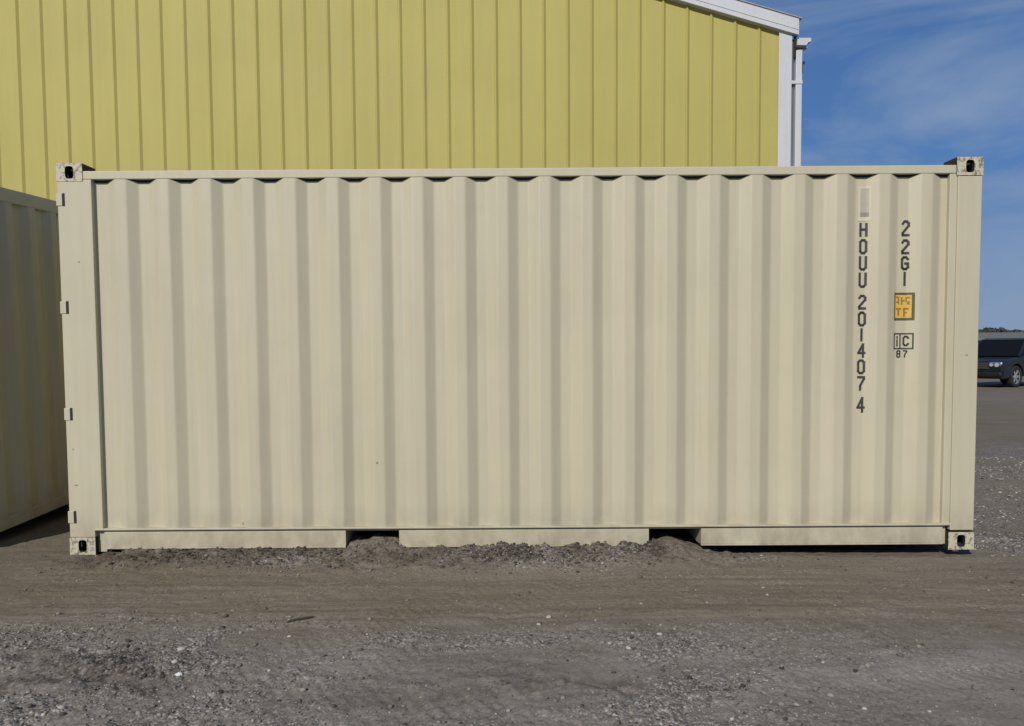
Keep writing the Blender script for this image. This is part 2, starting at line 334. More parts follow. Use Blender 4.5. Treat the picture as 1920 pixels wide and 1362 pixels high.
def build_gravel():
    rng = np.random.default_rng(7)
    # base stone: icosahedron
    t = (1+5**0.5)/2
    iv = np.array([(-1, t, 0), (1, t, 0), (-1, -t, 0), (1, -t, 0), (0, -1, t), (0, 1, t), (0, -1, -t), (0, 1, -t), (t, 0, -1), (t, 0, 1), (-t, 0, -1), (-t, 0, 1)])/math.hypot(1, t)
    fi = np.array([(0, 11, 5), (0, 5, 1), (0, 1, 7), (0, 7, 10), (0, 10, 11), (1, 5, 9), (5, 11, 4), (11, 10, 2), (10, 7, 6), (7, 1, 8), (3, 9, 4), (3, 4, 2), (3, 2, 6), (3, 6, 8), (3, 8, 9), (4, 9, 5), (2, 4, 11), (6, 2, 10), (8, 6, 7), (9, 8, 1)])
    n = 90000
    x = rng.uniform(-3.8, 4.4, n); y = rng.uniform(-2.7, 0.02, n)
    x2 = rng.uniform(3.06, 6.5, 9000); y2 = rng.uniform(0.0, 4.5, 9000)
    x = np.r_[x, x2]; y = np.r_[y, y2]
    g = gravel_mask(x, y)
    keep = rng.uniform(0, 1, len(x)) < (0.02+0.45*g**1.3+0.22*ss(-0.5, -0.2, y)*ss(1.6, 0.9, x)*ss(-3.2, -2.4, x)*(x < 3))
    x = x[keep]; y = y[keep]; n = len(x)
    s = 0.0022+0.0030*rng.uniform(0, 1, n)+0.010*rng.uniform(0, 1, n)**14+0.0065*rng.uniform(0, 1, n)**3*ss(-0.5, -0.2, y)*ss(1.6, 0.9, x)*ss(-3.2, -2.4, x)+0.009*rng.uniform(0, 1, n)**2*(x > 3)
    V = iv[None]*(1+rng.uniform(-0.28, 0.28, (n, 12, 1)))
    V = V*(s[:, None, None]*np.stack([rng.uniform(0.9, 1.5, n), rng.uniform(0.8, 1.2, n), rng.uniform(0.5, 0.9, n)], -1)[:, None, :])
    a = rng.uniform(0, 6.283, n); ca, sa = np.cos(a)[:, None], np.sin(a)[:, None]
    vx = V[..., 0]*ca-V[..., 1]*sa; vy = V[..., 0]*sa+V[..., 1]*ca
    vz = V[..., 2]+(ground_h(x, y)+s*0.25)[:, None]
    co = np.stack([vx+x[:, None], vy+y[:, None], vz], -1).reshape(-1, 3)
    F = (fi[None]+np.arange(n)[:, None, None]*12).reshape(-1)
    nf = n*20
    me = bpy.data.meshes.new('gravel'); me.vertices.add(n*12); me.vertices.foreach_set('co', co.astype(np.float32).ravel())
    me.loops.add(nf*3); me.loops.foreach_set('vertex_index', F.astype(np.int32))
    me.polygons.add(nf); me.polygons.foreach_set('loop_start', np.arange(0, nf*3, 3, dtype=np.int32))
    me.update(calc_edges=True)
    v = np.repeat(np.clip(rng.normal(0.46, 0.25, n)-0.34*darken_mask(x, y)-0.20*ss(-0.6, -0.3, y)*(x < 3)+0.12*(x > 3), 0, 0.93), 12)
    at = me.attributes.new('tone', 'FLOAT', 'POINT'); at.data.foreach_set('value', v.astype(np.float32))
    T = Tree('gravel stones', (0.2, 0.2, 0.2), 0.9, spec=0.2)
    A = T.n('ShaderNodeAttribute'); A.attribute_name = 'tone'
    T.col(T.ramp(A.outputs['Fac'], [(0.0, (0.05, 0.044, 0.040)), (0.45, (0.20, 0.174, 0.149)), (0.85, (0.31, 0.278, 0.246)), (1.0, (0.50, 0.48, 0.45))]))
    me.materials.append(T.m)
    o = bpy.data.objects.new('gravel', me); col.objects.link(o)
    tag(o, 'loose grey gravel and small stones scattered over the dirt lot', 'gravel', kind='stuff')
    print('stones', n)
build_ground(); build_gravel()

# ------------------------------------------------------------------ shipping container
PITCHC = 0.278; VC = 1.1396; DEP = 0.036
def prof_raw(x, c=VC, depth=DEP):
    t = np.abs(((np.asarray(x, float)-c+PITCHC/2) % PITCHC)-PITCHC/2)      # distance to valley centre
    return depth*np.clip(1-(t-0.035)/0.068, 0, 1)
def prof(x, c=VC, depth=DEP):
    r = 0
    for d in (-0.006, -0.0035, -0.001, 0.001, 0.0035, 0.006): r = r+prof_raw(np.asarray(x)+d, c, depth)
    return r/6
def wob(x, z, sd=0): return 0.0016*vn(np.asarray(x)*2.3+50, np.asarray(z)*1.4+50, 60+sd)+0.0007*vn(np.asarray(x)*7+50, np.asarray(z)*3+50, 70+sd)
def corrugated(name, parent, s0, s1, z0, z1, place, c=VC, sd=0, mat='beige', step=0.006, rows=22):
    ns = int((s1-s0)/step)+1
    S = np.linspace(s0, s1, ns); Zs = np.linspace(z0, z1, rows)
    S2, Z2 = np.meshgrid(S, Zs); Dp = prof(S2, c)+wob(S2, Z2, sd)+0.0012
    v = [place(a, d, z) for a, d, z in zip(S2.ravel().tolist(), Dp.ravel().tolist(), Z2.ravel().tolist())]
    f = [(j*ns+i, j*ns+i+1, (j+1)*ns+i+1, (j+1)*ns+i) for j in range(rows-1) for i in range(ns-1)]
    return mk(name, v, f, M[mat], parent, smooth=True)
def casting(name, parent, sx, sy, sz):
    """hollow corner casting; sx, sy, sz (+-1) say which way its outer faces look; origin at its outer corner"""
    Lx, Ly, Lz = 0.172, 0.162, 0.118
    bm = bmesh.new()
    def face(origin, U, Vv, W, w, h, hw, hh, tilt=0):
        o = Vector(origin); U = Vector(U); Vv = Vector(Vv); W = Vector(W)
        P = lambda a, b, d=0: bm.verts.new(o+U*a+Vv*b+W*d)
        outer = [P(0, 0), P(w, 0), P(w, h), P(0, h)]
        cx, cy = w/2, h/2; n = 20; ring = []
        for i in range(n):
            t = 2*math.pi*i/n; ex = abs(math.cos(t))**0.55*math.copysign(1, math.cos(t)); ey = abs(math.sin(t))**0.55*math.copysign(1, math.sin(t))
            ring.append((cx+hw/2*ex, cy+hh/2*ey))
        R = [P(a, b) for a, b in ring]; R3 = [P(cx+(a-cx)*0.94, cy+(b-cy)*0.94, 0.004) for a, b in ring]; R2 = [P(cx+(a-cx)*0.94, cy+(b-cy)*0.94, 0.028) for a, b in ring]
        es = [bm.edges.new((outer[i], outer[(i+1) % 4])) for i in range(4)]+[bm.edges.new((R[i], R[(i+1) % n])) for i in range(n)]
        bmesh.ops.triangle_fill(bm, edges=es, use_beauty=True)
        for A_, B_ in ((R, R3), (R3, R2)):
            for i in range(n): bm.faces.new((A_[i], A_[(i+1) % n], B_[(i+1) % n], B_[i])).material_index = 1
    # front/back long face (normal y), end face (normal x), top/bottom face (normal z)
    face((0, 0, 0), (-sx, 0, 0), (0, 0, -sz), (0, -sy, 0), Lx, Lz, 0.056, 0.082)
    face((0, 0, 0), (0, -sy, 0), (0, 0, -sz), (-sx, 0, 0), Ly, Lz, 0.060, 0.078)
    face((0, 0, 0), (-sx, 0, 0), (0, -sy, 0), (0, 0, -sz), Lx, Ly, 0.115, 0.062)
    def quad(*p): bm.faces.new([bm.verts.new(q) for q in p]).material_index = 1
    X, Y, Z = -sx*Lx, -sy*Ly, -sz*Lz
    quad((X, 0, 0), (X, Y, 0), (X, Y, Z), (X, 0, Z)); quad((0, Y, 0), (X, Y, 0), (X, Y, Z), (0, Y, Z)); quad((0, 0, Z), (X, 0, Z), (X, Y, Z), (0, Y, Z))
    bmesh.ops.remove_doubles(bm, verts=bm.verts, dist=1e-5); bmesh.ops.recalc_face_normals(bm, faces=bm.faces)
    me = bpy.data.meshes.new(name); bm.to_mesh(me); bm.free(); me.materials.append(M['cast']); me.materials.append(M['dark'])  # hole walls and inner faces coloured dark to paint the shade inside
    o = bpy.data.objects.new(name, me); col.objects.link(o); o.parent = parent
    return o

# ---- stencil lettering, strokes in a 1 x 2 cell (x 0..1, y 0..2 up)
GL = {
 'H': [[(0, 0), (0, 2)], [(1, 0), (1, 2)], [(0, 1.05), (1, 1.05)]],
 'O': [[(0, .3), (0, 1.7), (.28, 2), (.72, 2), (1, 1.7), (1, .3), (.72, 0), (.28, 0), (0, .3)]],
 'U': [[(0, 2), (0, .3), (.28, 0), (.72, 0), (1, .3), (1, 2)]],
 '2': [[(0, 1.65), (.28, 2), (.75, 2), (1, 1.72), (1, 1.35), (0, .3), (0, 0), (1.02, 0)]],
 '1': [[(.5, 0), (.5, 2)]],
 '4': [[(.8, 0), (.8, 2), (0, .62), (1.05, .62)]],
 '7': [[(0, 2), (1, 2), (1, 1.7), (.4, .6), (.4, 0)]],
 'G': [[(1, 1.65), (.72, 2), (.28, 2), (0, 1.7), (0, .3), (.28, 0), (.72, 0), (1, .3), (1, .95), (.55, .95)]],
 '8': [[(.25, 1.05), (0, 1.3), (0, 1.75), (.28, 2), (.72, 2), (1, 1.75), (1, 1.3), (.75, 1.05), (.25, 1.05), (0, .8), (0, .25), (.28, 0), (.72, 0), (1, .25), (1, .8), (.75, 1.05)]],
 'i': [[(.5, 0), (.5, 1.2)], [(.5, 1.6), (.5, 1.85)]],
 'c': [[(1, 1.4), (.72, 1.7), (.28, 1.7), (0, 1.4), (0, .3), (.28, 0), (.72, 0), (1, .3)]],
}
GL['0'] = GL['O']
def on_wall(x, z): return float(prof(x)+wob(x, z, 0)+0.0012)
def decal(name, parent, polys, mat, lift=0.0022, k=None):
    """flat polygons in the wall plane, cut into 6 mm columns and laid on the corrugation"""
    v = []; f = []
    bm = bmesh.new()
    for p in polys:
        try: bm.faces.new([bm.verts.new((a, 0, b)) for a, b in p])
        except ValueError: pass
    xs = [q[0] for p in polys for q in p]
    x = math.floor(min(xs)/0.006)*0.006
    while x < max(xs):
        bmesh.ops.bisect_plane(bm, geom=bm.verts[:]+bm.edges[:]+bm.faces[:], plane_co=(x, 0, 0), plane_no=(1, 0, 0)); x += 0.006
    for q in bm.verts: q.co.y = on_wall(q.co.x, q.co.z)-lift
    for fc in bm.faces:
        fc.normal_update()
        if fc.normal.y > 0: fc.normal_flip()
    me = bpy.data.meshes.new(name); bm.to_mesh(me); bm.free(); me.materials.append(mat)
    o = bpy.data.objects.new(name, me); col.objects.link(o); o.parent = parent
    return o
def stroke_polys(ch, cx, z0, w, h, t):
    out = []
    for line in GL[ch]:
        pts = [Vector((cx-w/2+t/2+p[0]*(w-t), z0+t/2+p[1]/2*(h-t))) for p in line]
        for a, b in zip(pts[:-1], pts[1:]):
            d = (b-a).normalized(); n = Vector((-d.y, d.x))*t/2; e = d*t/2*0.8
            out.append([tuple(a-e-n), tuple(b+e-n), tuple(b+e+n), tuple(a-e+n)])
    return out
def rect(x0, x1, z0, z1): return [(x0, z0), (x1, z0), (x1, z1), (x0, z1)]

HX, WY, HZ = 3.029, 2.438, 2.591
def container(marks=True):
    root = empty('shipping_container')
    P = root
    # long walls
    side = corrugated('side_wall', P, -2.802, 2.817, 0.166, 2.487, lambda s, d, z: (s, d, z), sd=0)
    corrugated('side_wall', P, -2.802, 2.817, 0.166, 2.487, lambda s, d, z: (s, WY-d, z), sd=1, rows=6, step=0.012)
    # blind end wall, right
    corrugated('end_wall', P, 0.15, WY-0.15, 0.17, 2.46, lambda s, d, z: (HX-d, s, z), c=0.29, sd=2)
    # corner posts
    for sy, y0 in ((1, 0.0), (-1, WY)):
        g = G()
        yy = lambda a, b: (min(y0+sy*a, y0+sy*b), max(y0+sy*a, y0+sy*b))
        a, b = yy(-0.002, 0.16)
        zb = 0.118 
        g.prism([(-HX+0.003, zb), (-2.857, zb), (-2.857, 0.166), (-2.802, 0.166), (-2.802, 2.486), (-2.857, 2.486), (-2.857, 2.473), (-HX+0.003, 2.473)], 'y', a, b)
        g.build('corner_post', M['beige'], P, bevel=0.004)
        g = G()
        g.box(2.868, HX-0.003, a, b, zb+0.012, 2.470)
        a3, b3 = yy(0.004, 0.05)
        g.box(2.817, 2.868, a3, b3, 0.166, 2.487)
        g.build('corner_post', M['beige'], P, bevel=0.005)
        # dark strips that paint the shade under the rail into the wall hollows
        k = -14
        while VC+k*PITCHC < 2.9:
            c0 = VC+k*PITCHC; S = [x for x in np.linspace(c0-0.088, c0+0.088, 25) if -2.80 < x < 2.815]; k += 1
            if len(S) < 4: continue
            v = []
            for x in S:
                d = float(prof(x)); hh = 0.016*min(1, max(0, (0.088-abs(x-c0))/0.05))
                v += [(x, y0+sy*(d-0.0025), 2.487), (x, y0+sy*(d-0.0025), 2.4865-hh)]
            mk('rail_shade', v, [(2*i, 2*i+1, 2*i+3, 2*i+2) for i in range(len(S)-1)], M['dark'], P)
        # top rail
        g = G(); a, b = yy(-0.001, 0.06); g.box(-2.857, 2.857, a, b, 2.487, 2.541)
        g.build('top_rail', M['beige'], P, bevel=0.005)
        # lip under the wall and the three lengths of bottom rail
        g = G(); a, b = yy(-0.006, 0.055); g.box(-2.857, 2.868, a, b, 0.164, 0.1755)
        a, b = yy(0.022, 0.06); g.box(-2.857, 2.845, a, b, 0.146, 0.164)
        g.build('bottom_lip', M['beige'], P, bevel=0.0025)
        for x0, x1 in ((-2.800, -1.178), (-0.820, 0.856), (1.206, 2.823)):
            g = G(); a, b = yy(0.006, 0.012); g.box(x0, x1, a, b, 0.047, 0.150)
            a, b = yy(-0.002, 0.055); g.box(x0, x1, a, b, 0.036, 0.047)
            a, b = yy(0.012, 0.055); g.box(x0, x1, a, b, 0.142, 0.150)
            g.build('bottom_rail', M['beige'], P, bevel=0.002)
        g = G(); a, b = yy(0.035, 0.055)
        g.box(-2.857, -2.800, a, b, 0.01, 0.146); g.build('rail_end_plate', M['beige'], P, bevel=0.002)
        g = G(); g.box(2.823, 2.857, a, b, 0.03, 0.146); g.build('rail_end_plate', M['beige'], P, bevel=0.002)
    # castings
    for sx in (-1, 1):
        for sy in (-1, 1):
            for sz in (-1, 1):
                c = casting('corner_casting', P, sx, sy, sz)
                c.location = (sx*HX+0.0, (WY+0.003 if sy > 0 else -0.004), HZ if sz > 0 else 0.0)
    # end beams
    g = G(); g.box(HX-0.06, HX-0.001, 0.165, WY-0.165, 2.46, 2.56); g.build('end_header', M['beige'], P, bevel=0.005)
    g = G(); g.box(HX-0.06, HX-0.001, 0.165, WY-0.165, 0.085, 0.17); g.build('end_sill', M['beige'], P, bevel=0.005)
    g = G(); g.box(-HX+0.002, -HX+0.06, 0.165, WY-0.165, 2.47, 2.56); g.build('door_header', M['beige'], P, bevel=0.005)
    g = G(); g.box(-HX+0.002, -HX+0.06, 0.165, WY-0.165, 0.02, 0.14); g.build('door_sill', M['beige'], P, bevel=0.005)
    # roof
    ns = 260; v = []; f = []
    for i in range(ns):
        x = -2.9+5.8*i/(ns-1); zz = 2.545+0.018*(1 if (i % 12) in (3, 4, 5, 6, 7) else 0)
        v += [(x, 0.055, 2.54), (x, 0.10, zz), (x, WY-0.10, zz), (x, WY-0.055, 2.54)]
    for i in range(ns-1):
        for k in range(3): f.append((i*4+k, i*4+k+1, i*4+k+5, i*4+k+4))
    mk('roof', v, f, M['beige'], P)
    # floor with cross members and the two fork pockets
    g = G(); g.box(-2.95, 2.95, 0.062, WY-0.062, 0.150, 0.178)
    x = -2.7
    while x < 2.8:
        if not (-1.25 < x < -0.75 or 0.8 < x < 1.26): g.box(x, x+0.045, 0.062, WY-0.062, 0.035, 0.150)
        x += 0.30
    g.build('floor', M['floor'], P)
    for x0, x1 in ((-1.178, -0.820), (0.856, 1.206)):
        g = G(); g.box(x0-0.006, x0, 0.014, WY-0.014, 0.036, 0.146); g.box(x1, x1+0.006, 0.014, WY-0.014, 0.036, 0.146); g.box(x0, x1, 0.061, WY-0.061, 0.142, 0.149)
        g.build('fork_pocket', M['beige'], P)
    # doors (left end)
    for k, (ya, yb) in enumerate(((0.166, WY/2-0.006), (WY/2+0.006, WY-0.166))):
        ns = 40; v = []; f = []
        for i in range(ns):
            z = 0.16+2.29*i/(ns-1); d = 0.025*(1 if (i//4) % 2 else 0)
            v += [(-HX+0.012+d, ya+0.05, z), (-HX+0.012+d, yb-0.05, z)]
        f = [(2*i, 2*i+1, 2*i+3, 2*i+2) for i in range(ns-1)]
        g = G(); g.add(v, f)
        g.box(-HX, -HX+0.045, ya, ya+0.05, 0.15, 2.46); g.box(-HX, -HX+0.045, yb-0.05, yb, 0.15, 2.46)
        g.box(-HX+0.001, -HX+0.044, ya+0.05, yb-0.05, 0.15, 0.20); g.box(-HX+0.001, -HX+0.044, ya+0.05, yb-0.05, 2.41, 2.46)
        d = g.build('door', M['beige'], P, bevel=0.003)
        for t in (0.28, 0.75):
            yb_ = ya+(yb-ya)*t
            g = G(); g.cyl((-HX-0.028, yb_, 0.10), (-HX-0.028, yb_, 2.53), 0.016, n=12)
            for z in (0.3, 0.95, 1.65, 2.3): g.box(-HX-0.048, -HX-0.001, yb_-0.04, yb_+0.04, z-0.03, z+0.03)
            lb = g.build('locking_bar', M['steel'], P, bevel=0.002)
            g = G(); g.box(-HX-0.062, -HX-0.045, min(yb_, yb_+0.4*(1 if k == 0 else -1)), max(yb_, yb_+0.4*(1 if k == 0 else -1)), 0.98, 1.02)
            hd = g.build('handle', M['steel'], lb, bevel=0.003)
    for xx, zz_, w_ in ((-2.972, 0.470, 0.011), (-2.984, 0.712, 0.005), (-2.90, 1.95, 0.006), (2.95, 1.30, 0.006)):
        g = G(); g.box(xx-w_, xx+w_, -0.0032, -0.0015, zz_-0.004, zz_+0.005); g.build('scratch', M['greydark'], P)
    # hinge lugs with dark boxes standing in for the shade of their pin slots on the door post, seen from the long side
    for z in (2.356, 1.653, 0.947, 0.255):
        g = G(); g.prism([(-HX-0.004, z-0.040), (-2.994, z-0.040), (-2.994, z+0.040), (-HX-0.004, z+0.040)], 'y', -0.0065, 0.05)
        hg = g.build('hinge', M['beige'], P, bevel=0.002)
        g = G(); g.box(-2.9935, -2.978, -0.0035, 0.012, z-0.042, z+0.042)
        g.build('hinge_slot_shade', M['dark'], hg)
    if marks:
        rows = [('H', 416, 442.6), ('O', 446.6, 475), ('U', 478, 505.6), ('U', 508.8, 538), ('2', 551, 579), ('0', 582.6, 610.8), ('1', 613.8, 639.5), ('4', 642.5, 670.7), ('0', 673.3, 701.5), ('7', 705, 733.3), ('4', 744.7, 775.5)]
        zz = lambda y: 2.177-(y-416)*0.0035
        cx = 2.270
        for ch, a, b in rows:
            decal('stencil_letter' if ch in 'HOU' else 'stencil_digit', P, stroke_polys(ch, cx, zz(b), 0.053, zz(a)-zz(b), 0.0155), M['black'])
        for ch, a, b in [('2', 412, 442), ('2', 447.4, 475.6), ('G', 479, 505.5), ('1', 508, 535.4)]:
            decal('stencil_digit' if ch != 'G' else 'stencil_letter', P, stroke_polys(ch, 2.548, zz(b), 0.053, zz(a)-zz(b), 0.0155), M['black'])
        for a, b in ((-0.959, 0.609), (-1.876, 0.198)):
            decal('scuff_mark', P, [rect(a-0.006, a+0.006, b-0.007, b+0.006)], M['greydark'])
        # overpainted label
        decal('painted_over_label', P, [rect(2.232, 2.312, 2.188, 2.416)], M['palepatch'], 0.0018)
        decal('painted_over_label', P, [rect(2.247, 2.301, 2.243, 2.400)], M['greypatch'], 0.0026)
        decal('painted_over_label', P, [rect(2.247, 2.301, 2.215, 2.243)], M['greydark'], 0.0026)
        # yellow sticker
        x0, x1, z0, z1 = 2.480, 2.608, 1.533, 1.716
        st = decal('yellow_sticker', P, [rect(x0, x1, z0, z1)], M['olive'], 0.0020)
        decal('sticker_face', st, [rect(x0+0.008, x1-0.017, z0+0.016, z1-0.016)], M['yellow'], 0.0030)
        w = x1-x0-0.025; h = z1-z0-0.032; X0 = x0+0.008; Z1 = z1-0.016
        R = lambda a, b, c, d: rect(X0+a*w, X0+b*w, Z1-d*h, Z1-c*h)
        decal('sticker_print', st, [R(.04, .26, .06, .13), R(.17, .26, .13, .40), R(.04, .17, .27, .34), R(.36, .46, .08, .42), R(.46, .62, .22, .28),
              R(.66, .92, .08, .15), R(.66, .75, .15, .30), R(.75, .90, .27, .42),
              R(.06, .38, .56, .64), R(.16, .28, .64, .90), R(.50, .86, .56, .64), R(.52, .64, .64, .94), R(.64, .76, .74, .80)], M['yellowmark'], 0.0038)
        # ic mark
        x0, x1, z0, z1 = 2.482, 2.606, 1.342, 1.449; t = 0.0085
        decal('approval_mark', P, [rect(x0, x1, z0, z0+t), rect(x0, x1, z1-t, z1), rect(x0, x0+t, z0+t, z1-t), rect(x1-t, x1, z0+t, z1-t), rect(x0+.040, x0+.040+t, z0+t, z1-t)]
              + stroke_polys('i', x0+.0245, z0+.018, 0.016, 0.075, 0.010) + stroke_polys('c', x0+.081, z0+.020, 0.040, 0.080, 0.012), M['black'])
        decal('stencil_digit', P, stroke_polys('8', 2.517, 1.286, 0.028, 0.050, 0.0085), M['black'])
        decal('stencil_digit', P, stroke_polys('7', 2.560, 1.286, 0.028, 0.050, 0.0085), M['black'])
    return root
main = container(True)
tag(main, 'beige corrugated twenty foot shipping container with black stencilled HOUU number, centre of the lot', 'shipping container')

def copy_tree(o, parent=None, skip=()):
    if o.name.split('.')[0] in skip: return None
    c = o.copy(); col.objects.link(c); c.parent = parent
    for ch in list(o.children): copy_tree(ch, c, skip)
    return c
SK = ('stencil_letter', 'stencil_digit', 'painted_over_label', 'yellow_sticker', 'approval_mark')
nb = copy_tree(main, None, SK)
nb.location = (-3.735-HX, 0.0, -0.03); nb.rotation_euler = (math.radians(2.6), 0, 0)
tag(nb, 'shaded shipping container at the left edge, dark end wall turned to the gap', 'shipping container')

# ------------------------------------------------------------------ yellow building
YW = 4.95; XR = 3.50; RS = 0.29; Z0 = 5.395     # wall plane, right corner, roof slope, underside of rake at XR corner trim
def rake(x): return (Z0+(3.356-x)*RS) if x > -9.0 else (Z0+(3.356+9.0)*RS)-(-9.0-x)*RS
def ribbed(parent, name, s0, s1, top, place, first, pitch=0.3048, h=0.021, zb=-0.05):
    pts = [(s0, 0)]
    k = math.ceil((s0-first)/pitch)
    while True:
        c = first+k*pitch
        if c > s1-0.03: break
        if c > s0+0.03: pts += [(c-0.034, 0), (c-0.020, h), (c-0.008, h), (c+0.022, 0)]
        k += 1
    pts.append((s1, 0)); v = []; f = []
    for s, d in pts: v += [place(s, d, zb), place(s, d, top(s))]
    f = [(2*i, 2*i+2, 2*i+3, 2*i+1) for i in range(len(pts)-1)]
    return mk(name, v, f, M['siding'], parent)
bld = empty('metal_building', (XR, YW, 0))
def W(o):  # parts were modelled in world space
    o.matrix_parent_inverse = Matrix.Translation((-XR, -YW, 0)); return o
B = bld
W(ribbed(B, 'gable_wall', -21.5, XR-0.02, lambda s: rake(s)+0.05, lambda s, d, z: (s, YW-d, z), -6.335+0.003))
W(ribbed(B, 'side_wall', YW+0.02, YW+30, lambda s: 5.42, lambda s, d, z: (XR-0.02+d*0.8, s, z), YW+0.3))
W(ribbed(B, 'side_wall', YW+0.02, YW+30, lambda s: 5.42, lambda s, d, z: (-21.5-d, s, z), YW+0.3))
W(ribbed(B, 'gable_wall', -21.5, XR-0.02, lambda s: rake(s)+0.05, lambda s, d, z: (s, YW+30+d, z), -6.3))
g = G(); g.prism([(3.350, YW-0.040), (3.515, YW-0.040), (3.515, YW+0.15), (3.505, YW+0.15), (3.505, YW-0.030), (3.350, YW-0.030)], 'z', -0.05, 5.415)
W(g.build('corner_trim', M['white'], B, bevel=0.003))
g = G()
for a, b in ((3.585, -9.0), (-9.0, -21.6)):
    za, zb_ = (rake(a), rake(b)) 
    lo = -0.004; hi = 0.200
    g.prism([(a, za+lo), (b, zb_+lo), (b, zb_+hi), (a, za+hi)], 'y', YW-0.080, YW-0.048)
    g.prism([(a, za+lo-0.006), (b, zb_+lo-0.006), (b, zb_+lo+0.012), (a, za+lo+0.012)], 'y', YW-0.048, YW-0.002)
    g.prism([(a, za+0.055), (b, zb_+0.055), (b, zb_+0.066), (a, za+0.066)], 'y', YW-0.086, YW-0.080)
W(g.build('rake_trim', M['white'], B))
g = G()
for a, b in ((3.62, -9.0), (-9.0, -21.7)):
    za, zb_ = rake(a), rake(b)
    g.prism([(a, za+0.200), (b, zb_+0.200), (b, zb_+0.212), (a, za+0.212)], 'y', YW-0.095, YW+30.1)
    n = 48
W(g.build('roof', M['roof'], B))
g = G()   # eave gutter seen end on
g.prism([(3.585, 5.305), (3.585, 5.215), (3.705, 5.215), (3.725, 5.250), (3.760, 5.262), (3.760, 5.305)], 'y', YW-0.03, YW+30.0)
gu = W(g.build('gutter', M['white'], B, bevel=0.002))
g = G(); g.box(3.575, 3.655, YW-0.02, YW+0.05, -0.02, 5.155); 
g.prism([(3.575, 5.150), (3.655, 5.150), (3.735, 5.19), (3.655, 5.195)], 'y', YW-0.018, YW+0.048)
W(g.build('downspout', M['white'], B, bevel=0.006))
g = G(); g.box(3.515, 3.660, YW-0.028, YW+0.052, 4.735, 4.775); W(g.build('downspout_bracket', M['white'], B, bevel=0.002))
g = G(); g.box(3.515, 3.660, YW-0.028, YW+0.052, 2.6, 2.64); W(g.build('downspout_bracket', M['white'], B, bevel=0.002))
g = G(); g.box(3.548, 3.573, YW-0.025, YW+0.01, 5.06, 5.36); g.box(3.560, 3.700, YW-0.035, YW-0.012, 5.172, 5.190)
W(g.build('gutter_strap', M['blackmetal'], B))
g = G(); g.cyl((3.545, YW+0.03, 0.0), (3.545, YW+0.03, 5.30), 0.018, n=12)  # added pole, its dark colour stands in for shade beside the downspout
W(g.build('gap_shade_pole', M['greymetal'], B, smooth=True))
g = G(); g.box(3.655, 3.690, YW-0.01, YW+0.02, 4.99, 5.02); g.box(3.660, 3.668, YW-0.01, YW+0.02, 4.88, 5.02)
W(g.build('wall_hook', M['blackmetal'], B))
tag(bld, 'tall yellow ribbed metal building with white trim behind the containers', 'building')

# ------------------------------------------------------------------ far yard on the right: shed, tree line, parked vehicles
M['shedroof'] = mat_plain('weathered shed roof', (0.13, 0.145, 0.135), 0.6)
M['shedtrim'] = mat_plain('pale shed trim', (0.22, 0.22, 0.21), 0.6)
M['sheddark'] = mat_plain('dark shed boards', (0.03, 0.032, 0.034), 0.9)
sh = empty('open_shed', (50, 78, 0))
def SH(g, name, mat, **k):
    return g.build(name, mat, sh, **k)
g = G(); g.prism([(-0.6, 2.42), (9, 2.9), (9, 3.1), (-0.6, 3.15)], 'x', -26, 34); SH(g, 'roof', M['shedroof'])
g = G(); g.box(-26, 34, 8.7, 8.9, 0, 2.9); g.box(-26, -25.8, 0, 8.7, 0, 2.6); g.box(33.8, 34, 0, 8.7, 0, 2.6); SH(g, 'wall', M['sheddark'])
for i in range(11):
    g = G(); g.box(-25.9+i*5.95, -25.7+i*5.95, 0, 0.2, 0, 2.55); SH(g, 'post', M['greymetal'])
g = G(); g.box(-26.05, 34.05, -0.72, -0.6, 2.35, 3.2); SH(g, 'fascia', M['shedroof'])
g = G(); g.box(-26.05, 34.05, -0.76, -0.72, 2.45, 2.56); SH(g, 'fascia_trim', M['shedtrim'])
tag(sh, 'long low open fronted grey shed across the yard, far behind the parked vehicles', 'shed')

def woods():
    rng = np.random.default_rng(3)
    n = 60000
    cx = rng.uniform(20, 170, n); base = 4.1+0.3*vn(cx*0.11, cx*0, 2)+0.25*vn(cx*0.4, cx*0, 4)+0.2*vn(cx*1.3, cx*0, 5)
    z = base*rng.uniform(0.05, 1.0, n)**0.6; y = 112+rng.uniform(-3, 3, n)*np.sqrt(np.clip(1-(z/base)**2, 0.02, 1))
    s = rng.uniform(0.12, 0.42, n)
    d = rng.normal(size=(n, 2, 3)); d[:, 0] /= np.linalg.norm(d[:, 0], axis=1)[:, None]
    u = d[:, 0]; w = np.cross(u, d[:, 1]); w /= np.linalg.norm(w, axis=1)[:, None]
    c = np.stack([cx, y, z], -1)
    V = np.stack([c-u*s[:, None]-w*s[:, None]*.6, c+u*s[:, None]-w*s[:, None]*.5, c+u*s[:, None]*.8+w*s[:, None]*.6, c-u*s[:, None]*.7+w*s[:, None]*.5], 1).reshape(-1, 3)
    T = Tree('distant foliage', (0.04, 0.055, 0.045), 0.9)
    T.col(T.ramp(T.noise(0.5, 4), [(0.3, (0.026, 0.036, 0.044)), (0.7, (0.05, 0.062, 0.060))]))
    o = mk('treeline', V.tolist(), [(4*i, 4*i+1, 4*i+2, 4*i+3) for i in range(n)], T.m)
    tag(o, 'dark distant tree line along the horizon beyond the shed', 'trees', kind='stuff')
woods()

